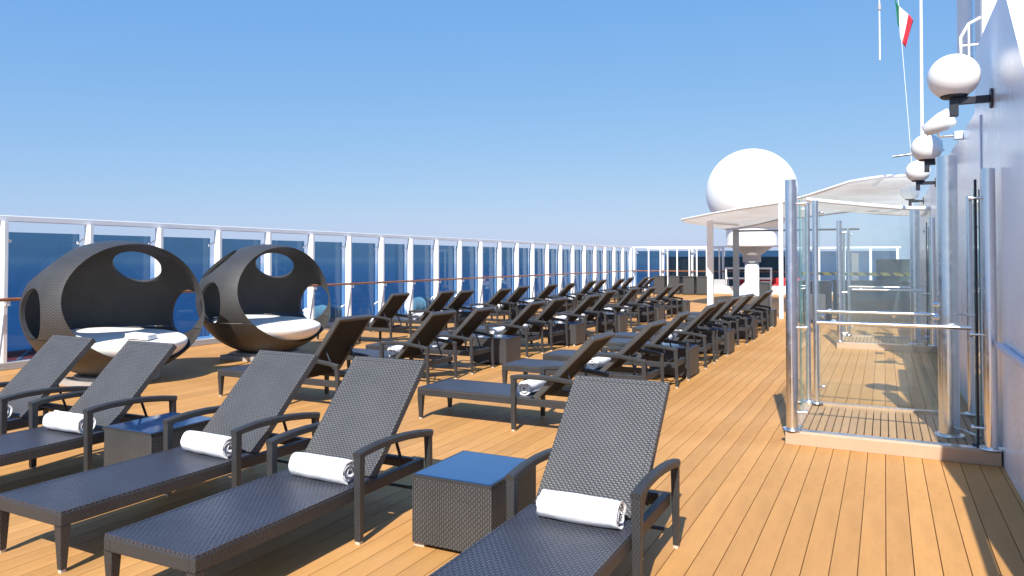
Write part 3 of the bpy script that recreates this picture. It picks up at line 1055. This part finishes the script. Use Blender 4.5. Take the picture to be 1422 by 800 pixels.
# globe lamps
def globe(y, lab, r=0.215):
    t = empty("globe_lamp", (0.88, y, 3.20))
    tag(t, lab, "globe lamp", "white globe lamps on dark brackets along the white wall")
    MB().tube([(-0.02, 0, 0), (0.012, 0, 0)], 0.09, 20).build("wall_plate", 'darkmetal', t)
    MB().box(-0.30, -0.02, -0.025, 0.025, -0.035, 0.03, bev=0.004).box(-0.335, -0.265, -0.035, 0.035, -0.14, 0.03, bev=0.004).build("bracket_arm", 'darkmetal', t)
    prof = [(0.0, 0.0)]
    for i in range(1, 21):
        a = -math.pi / 2 + math.pi * i / 20
        prof.append((r * math.cos(a), r + 0.01 + r * 0.96 * math.sin(a)))
    prof = [p for p in prof if p[1] > 0.035]
    MB().lathe([(0.0, 0.03), (0.10, 0.03), (0.115, 0.045), (0.11, 0.06), (0.0, 0.06)], -0.30, 0, 24).build("globe_collar", 'darkmetal', t)
    MB().lathe(prof + [(0.0, r + 0.01 + r * 0.96)], -0.30, 0, 32).build("globe", 'offwhite', t)
    return t
for (y, l) in ((7.85, "largest white globe lamp, nearest on its dark bracket at the upper right"), (12.7, "second white globe lamp, just left of the tall thick steel post"),
               (16.0, "third white globe lamp down the wall, below the second"), (20.9, "smallest white globe lamp, farthest down the wall")):
    globe(y, l)
fl = empty("floodlight", (0.88, 10.6, 3.38))
tag(fl, "angled white floodlight on a thin arm between the first and second globe lamps", "floodlight")
MB().lathe([(0.0, 0.0), (0.07, 0.0), (0.12, 0.22), (0.12, 0.34), (0.0, 0.34)], 0, 0, 20, Matrix.Translation((-0.42, 0, -0.02)) @ Matrix.Rotation(rad(62), 4, 'Y')).build("lamp_body", 'offwhite', fl)
MB().tube([(0, 0, -0.1), (-0.25, 0, -0.1), (-0.30, 0, 0.0)], 0.014, 8).build("arm", 'steel', fl)
MB().box(-0.10, 0.0, -0.05, 0.05, -0.15, -0.05, bev=0.006).build("junction_box", 'wallrail', fl)

# pulpit-like steel frame sticking out above the far part of the wall
fr = empty("awning_frame", (0.88, 14.2, 3.3))
tag(fr, "thin dark steel awning frame poking left from the wall below the second lamp", "frame")
MB().tube([(0, 0, 0.42), (-0.42, 0, 0.38), (-0.42, 0, 0.22)], 0.018, 8).tube([(0, -0.4, 0.22), (-0.75, -0.4, 0.16)], 0.018, 8).build("frame_tube", 'steel', fr)

# ------------------------------------------------------------------ flag and halyards
mp = empty("signal_mast", (0.68, 16.6, 0))
tag(mp, "tall thin white flagpole at the upper right left of the globe lamp", "flagpole")
MB().tube([(0, 0, 3.3), (0.01, 0, 9.0)], [0.035, 0.022], 10).build("pole", 'white', mp)
MB().tube([(-0.9, 0, 7.4), (0.35, 0, 7.4)], 0.02, 8).build("yard", 'white', mp)
MB().tube([(-0.16, 0, 3.3), (-0.42, 0, 7.4)], 0.006, 6).build("halyard", 'white', mp)
whip = empty("whip_antenna", (0.68 - 0.73, 16.6, 5.7))
tag(whip, "thin white whip antenna hanging from the yard at the top right", "antenna")
MB().tube([(0, 0, 0.08), (0, 0, 1.65)], [0.018, 0.012], 8).build("rod", 'white', whip)
MB().tube([(0, 0, 1.1), (0, 0, 1.22)], 0.035, 10).build("collar", 'grey', whip)
b = MB()
vs = []; fs = []; uvs = []
nu, nv = 18, 16
for i in range(nu + 1):
    for j in range(nv + 1):
        u, v = i / nu, j / nv
        # hoist runs down the halyard, cloth droops in folds
        hx, hz = 0.02 - 0.07 * v, 6.85 - 0.55 * (1 - v)
        x_ = 0.46 * u * (0.35 + 0.65 * v) * 0.8 + 0.02 * math.sin(9 * u + 2 * v)
        z_ = -0.62 * u + 0.10 * u * u
        y_ = 0.07 * math.sin(11 * u + 1.5 * v) * u
        vs.append((hx + x_, y_, hz + z_)); uvs.append((u, v))
for i in range(nu):
    for j in range(nv):
        a = i * (nv + 1) + j
        fs.append((a, a + 1, a + nv + 2, a + nv + 1))
b.add(vs, fs, None, True, uvs)
fo = b.build("flag", 'flag', None, (0.25, 16.6, 0.16))
m_ = fo.modifiers.new("thick", 'SOLIDIFY'); m_.thickness = 0.004
tag(fo, "green white and red flag drooping from its halyard at the top right", "flag")

# ------------------------------------------------------------------ radome
rd = empty("radome", (-5.72, 37.0, 0))
tag(rd, "huge white satellite radome ball on a pedestal behind the canopy", "radome")
prof = [(2.13 * math.cos(-math.pi / 2 + math.pi * i / 40), 4.98 + 2.10 * math.sin(-math.pi / 2 + math.pi * i / 40)) for i in range(41)]
MB().lathe(prof, 0, 0, 64).build("dome", 'radome', rd)
MB().lathe([(0.0, 2.36), (1.16, 2.36), (1.19, 2.42), (1.19, 3.22), (1.1, 3.3), (0.0, 3.3)], 0, 0, 40, None, False).build("skirt", 'white', rd)
MB().lathe([(0.42, 1.6), (0.42, 1.95), (0.95, 2.33), (0.95, 2.36), (0, 2.36)], 0, 0, 32).build("neck", 'grey', rd)
MB().lathe([(0.34, 0.0), (0.33, 1.72), (0.0, 1.72)], 0, 0, 28).build("pedestal", 'white', rd)
MB().lathe([(0.95, 0.0), (0.92, 0.08), (0.36, 0.62), (0.34, 0.62)], 0, 0, 28).build("base_cone", 'white', rd)

# low white bulwark, red bench and window frame near the radome
bw = empty("bulwark", (-7.4, 38.4, 0))
tag(bw, "low white bulwark with red band at the far deck end left of the radome pedestal", "bulwark")
MB().box(-0.65, 0.95, 0, 0.12, 0, 0.38, bev=0.02).build("white_base", 'white', bw)
MB().box(-0.6, 0.3, 0.14, 0.2, 0.38, 0.72).build("grey_panel", 'grey', bw)
rbn = empty("red_bench", (-5.2, 38.6, 0))
tag(rbn, "long red bench at the far end behind the radome pedestal", "bench")
MB().box(-1.6, 1.7, 0, 0.5, 0.0, 0.42, bev=0.02).build("bench_base", 'white', rbn)
MB().box(-1.6, 1.7, 0.0, 0.5, 0.425, 0.52, bev=0.03).box(-1.6, 1.7, 0.36, 0.5, 0.52, 0.82, bev=0.03).build("bench_cushion", 'red', rbn)
wf = empty("white_window_frame", (-5.95, 38.15, 0.75))
tag(wf, "white rectangular frame standing behind the radome pedestal", "frame")
b = MB()
b.box(-1.25, 1.0, 0, 0.06, 0, 0.09).box(-1.25, 1.0, 0, 0.06, 0.5, 0.59).box(-1.25, -1.16, 0, 0.06, 0.09, 0.5).box(0.91, 1.0, 0, 0.06, 0.09, 0.5).box(-1.22, -1.19, 0.01, 0.05, -0.75, 0).box(0.94, 0.97, 0.01, 0.05, -0.75, 0)
b.build("frame_bars", 'white', wf)

# stored grey wicker boxes in front of the far screen
gb = [(-10.1, 36.6), (-9.38, 36.75), (-8.62, 36.6), (-7.98, 36.7)]
gl_ = ["leftmost of four grey wicker crates stored before the far windscreen", "second from left of four grey wicker crates before the far windscreen", "third from left of four grey wicker crates before the far windscreen", "rightmost grey wicker crate before the far windscreen next to the canopy post"]
for (p, l) in zip(gb, gl_):
    t = empty("wicker_crate", (p[0], p[1], 0)); tag(t, l, "crate", "grey wicker crates at the far end")
    MB().box(-0.27, 0.27, -0.3, 0.3, 0.03, 0.86, bev=0.02).build("crate_body", 'stone', t)
    MB().box(-0.29, 0.29, -0.32, 0.32, 0.865, 0.91, bev=0.01).build("lid", 'stone', t)
    MB().box(-0.31, -0.28, -0.3, 0.3, 0.0, 0.5).build("side_rail", 'wframe', t)

# ------------------------------------------------------------------ canopy
cn = empty("fabric_canopy", (0, 0, 0))
tag(cn, "pale fabric canopy with wavy edges on white posts stretching over the aisle", "canopy")
near = [(-6.70, 27.2, 3.215), (-6.0, 26.4, 3.26), (-5.21, 25.5, 3.31), (-4.0, 24.2, 3.37), (-2.71, 23.0, 3.42), (-1.83, 22.0, 3.54), (-0.79, 21.0, 3.76), (0.0, 20.4, 3.80), (0.86, 20.0, 3.74)]
far = [(-6.77, 28.0, 3.22), (-6.5, 31.2, 3.13), (-6.2, 33.0, 3.06), (-5.0, 32.6, 3.20), (-3.77, 32.0, 3.42), (-2.59, 31.0, 3.42), (-1.14, 30.0, 3.52), (0.0, 29.5, 3.50), (0.86, 29.0, 3.48)]
def loft(a, b_, nm, mat, parent, sag=0.12, nv=10, sub=4):
    def cr(P, t):
        i = min(int(t), len(P) - 2); f = t - i
        p = [Vector(P[max(0, min(len(P) - 1, i + q))]) for q in (-1, 0, 1, 2)]
        return 0.5 * ((2 * p[1]) + (-p[0] + p[2]) * f + (2 * p[0] - 5 * p[1] + 4 * p[2] - p[3]) * f * f + (-p[0] + 3 * p[1] - 3 * p[2] + p[3]) * f ** 3)
    n = (len(a) - 1) * sub
    vs = []; fs = []
    for i in range(n + 1):
        A_ = cr(a, i / sub); B_ = cr(b_, i / sub)
        for j in range(nv + 1):
            v = j / nv
            p = A_.lerp(B_, v)
            p.z -= sag * math.sin(math.pi * v) * (0.6 + 0.4 * math.sin(i * 0.55))
            vs.append(p)
    for i in range(n):
        for j in range(nv):
            q = i * (nv + 1) + j
            fs.append((q, q + 1, q + nv + 2, q + nv + 1))
    o = MB().add(vs, fs, None, True).build(nm, mat, parent)
    m = o.modifiers.new("thick", 'SOLIDIFY'); m.thickness = 0.03
    return o
loft(near, far, "canopy_cloth", 'sail', cn)
e = MB(); e.tube(near, 0.04, 8); e.build("front_edge", 'white', cn)
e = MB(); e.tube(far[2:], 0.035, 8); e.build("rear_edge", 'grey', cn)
MB().box(-5.89, -5.68, 27.7, 27.92, 0, 3.24, bev=0.02).build("canopy_post", 'white', cn)
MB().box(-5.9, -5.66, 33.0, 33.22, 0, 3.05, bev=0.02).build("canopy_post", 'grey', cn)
MB().box(-2.78, -2.66, 22.9, 23.02, 0, 3.38, bev=0.01).build("canopy_post", 'white', cn)
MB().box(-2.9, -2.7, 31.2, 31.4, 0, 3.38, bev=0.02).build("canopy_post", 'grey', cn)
MB().tube([(-5.78, 33.1, 2.98), (-0.9, 33.1, 2.98)], 0.04, 8).build("cross_beam", 'darkmetal', cn)
MB().tube([(-5.78, 27.8, 3.12), (-4.9, 28.6, 3.05)], 0.05, 8).build("cross_beam", 'white', cn)
# nearer low sail behind the gate
sl2 = empty("shade_sail", (0, 0, 0))
tag(sl2, "low white shade sail whose edge slopes down towards the wall behind the glass gate", "shade sail")
n1 = [(-1.62, 18.6, 3.16), (-1.0, 18.5, 3.06), (-0.3, 18.4, 2.96), (0.3, 18.3, 2.88), (0.87, 18.2, 2.84)]
n2 = [(-1.6, 19.6, 3.12), (-1.0, 20.9, 3.0), (-0.3, 21.6, 2.94), (0.3, 21.9, 2.9), (0.87, 22.0, 2.88)]
loft(n1, n2, "sail_cloth", 'sail', sl2, 0.06, 6)
MB().tube(n1, 0.045, 8).build("front_edge", 'white', sl2)
MB().tube([(-1.5, 19.0, 0), (-1.5, 19.0, 3.1)], 0.05, 12).build("mast", 'steel', sl2)

# ------------------------------------------------------------------ bar counter and tape beyond the gates
bc = empty("bar_counter", (-0.6, 26.0, 0))
tag(bc, "long dark teal bar counter seen through both glass gates", "bar counter")
MB().box(-0.9, 1.45, 0, 0.6, 0.0, 1.02, bev=0.01).build("counter_body", 'matteteal', bc)
MB().box(-0.95, 1.47, -0.06, 0.66, 1.022, 1.07, bev=0.008).build("counter_top", 'matteteal', bc)
MB().box(-0.35, -0.15, 0.1, 0.3, 1.07, 1.95).build("menu_post", 'white', bc)
MB().box(0.35, 1.4, 0.5, 0.6, 1.07, 1.75).build("back_panel", 'matteteal', bc)
tp = empty("hazard_tape", (-2.2, 24.0, 0))
tag(tp, "yellow and black hazard tape strung between two posts behind the glass gates", "tape")
MB().box(0.0, 2.9, 0, 0.012, 1.27, 1.36).build("tape_strip", 'tape', tp)
MB().tube([(0.0, 0.01, 0.0), (0.0, 0.01, 1.5)], 0.025, 10).build("post", 'steel', tp)
MB().tube([(2.9, 0.01, 0.0), (2.9, 0.01, 1.5)], 0.025, 10).build("post", 'steel', tp)
cab = empty("towel_cabinet", (-1.75, 22.2, 0))
tag(cab, "dark cabinet with grey drawer front seen through the near gate's left side", "cabinet")
MB().box(-0.42, 0.42, -0.3, 0.3, 0.0, 1.15, bev=0.01).build("cabinet_body", 'blackgloss', cab)
MB().box(-0.24, 0.30, -0.325, -0.303, 0.08, 0.80, bev=0.006).build("drawer_front", 'grey', cab)

lk = empty("deck_locker", (-3.02, 21.9, 0))
tag(lk, "narrow dark upright locker at the far end of the aisle loungers beside the white post", "locker")
MB().box(-0.14, 0.14, -0.25, 0.25, 0.0, 1.12, bev=0.02).build("locker_body", 'blackgloss', lk)
MB().box(-0.12, 0.12, -0.262, -0.252, 0.08, 1.05, bev=0.004).build("locker_door", 'stone', lk)

# ------------------------------------------------------------------ sea haze: one even box of air
bm = bmesh.new()
bmesh.ops.create_cube(bm, size=1)
me = bpy.data.meshes.new("haze"); bm.to_mesh(me); bm.free()
hz_ = link("haze", me, None, (0, 0, (-43.5 + 12.0) / 2))
hz_.scale = (19400, 19400, 55.5)
hm = bpy.data.materials.new("sea_air"); hm.use_nodes = True
hn = hm.node_tree; hn.nodes.clear()
ho = hn.nodes.new("ShaderNodeOutputMaterial")
pv = hn.nodes.new("ShaderNodeVolumePrincipled")
pv.inputs['Color'].default_value = (0.80, 0.88, 1.0, 1)
pv.inputs['Density'].default_value = 1.6e-4
hn.links.new(pv.outputs[0], ho.inputs['Volume'])
me.materials.append(hm)
tag(hz_, kind="stuff")
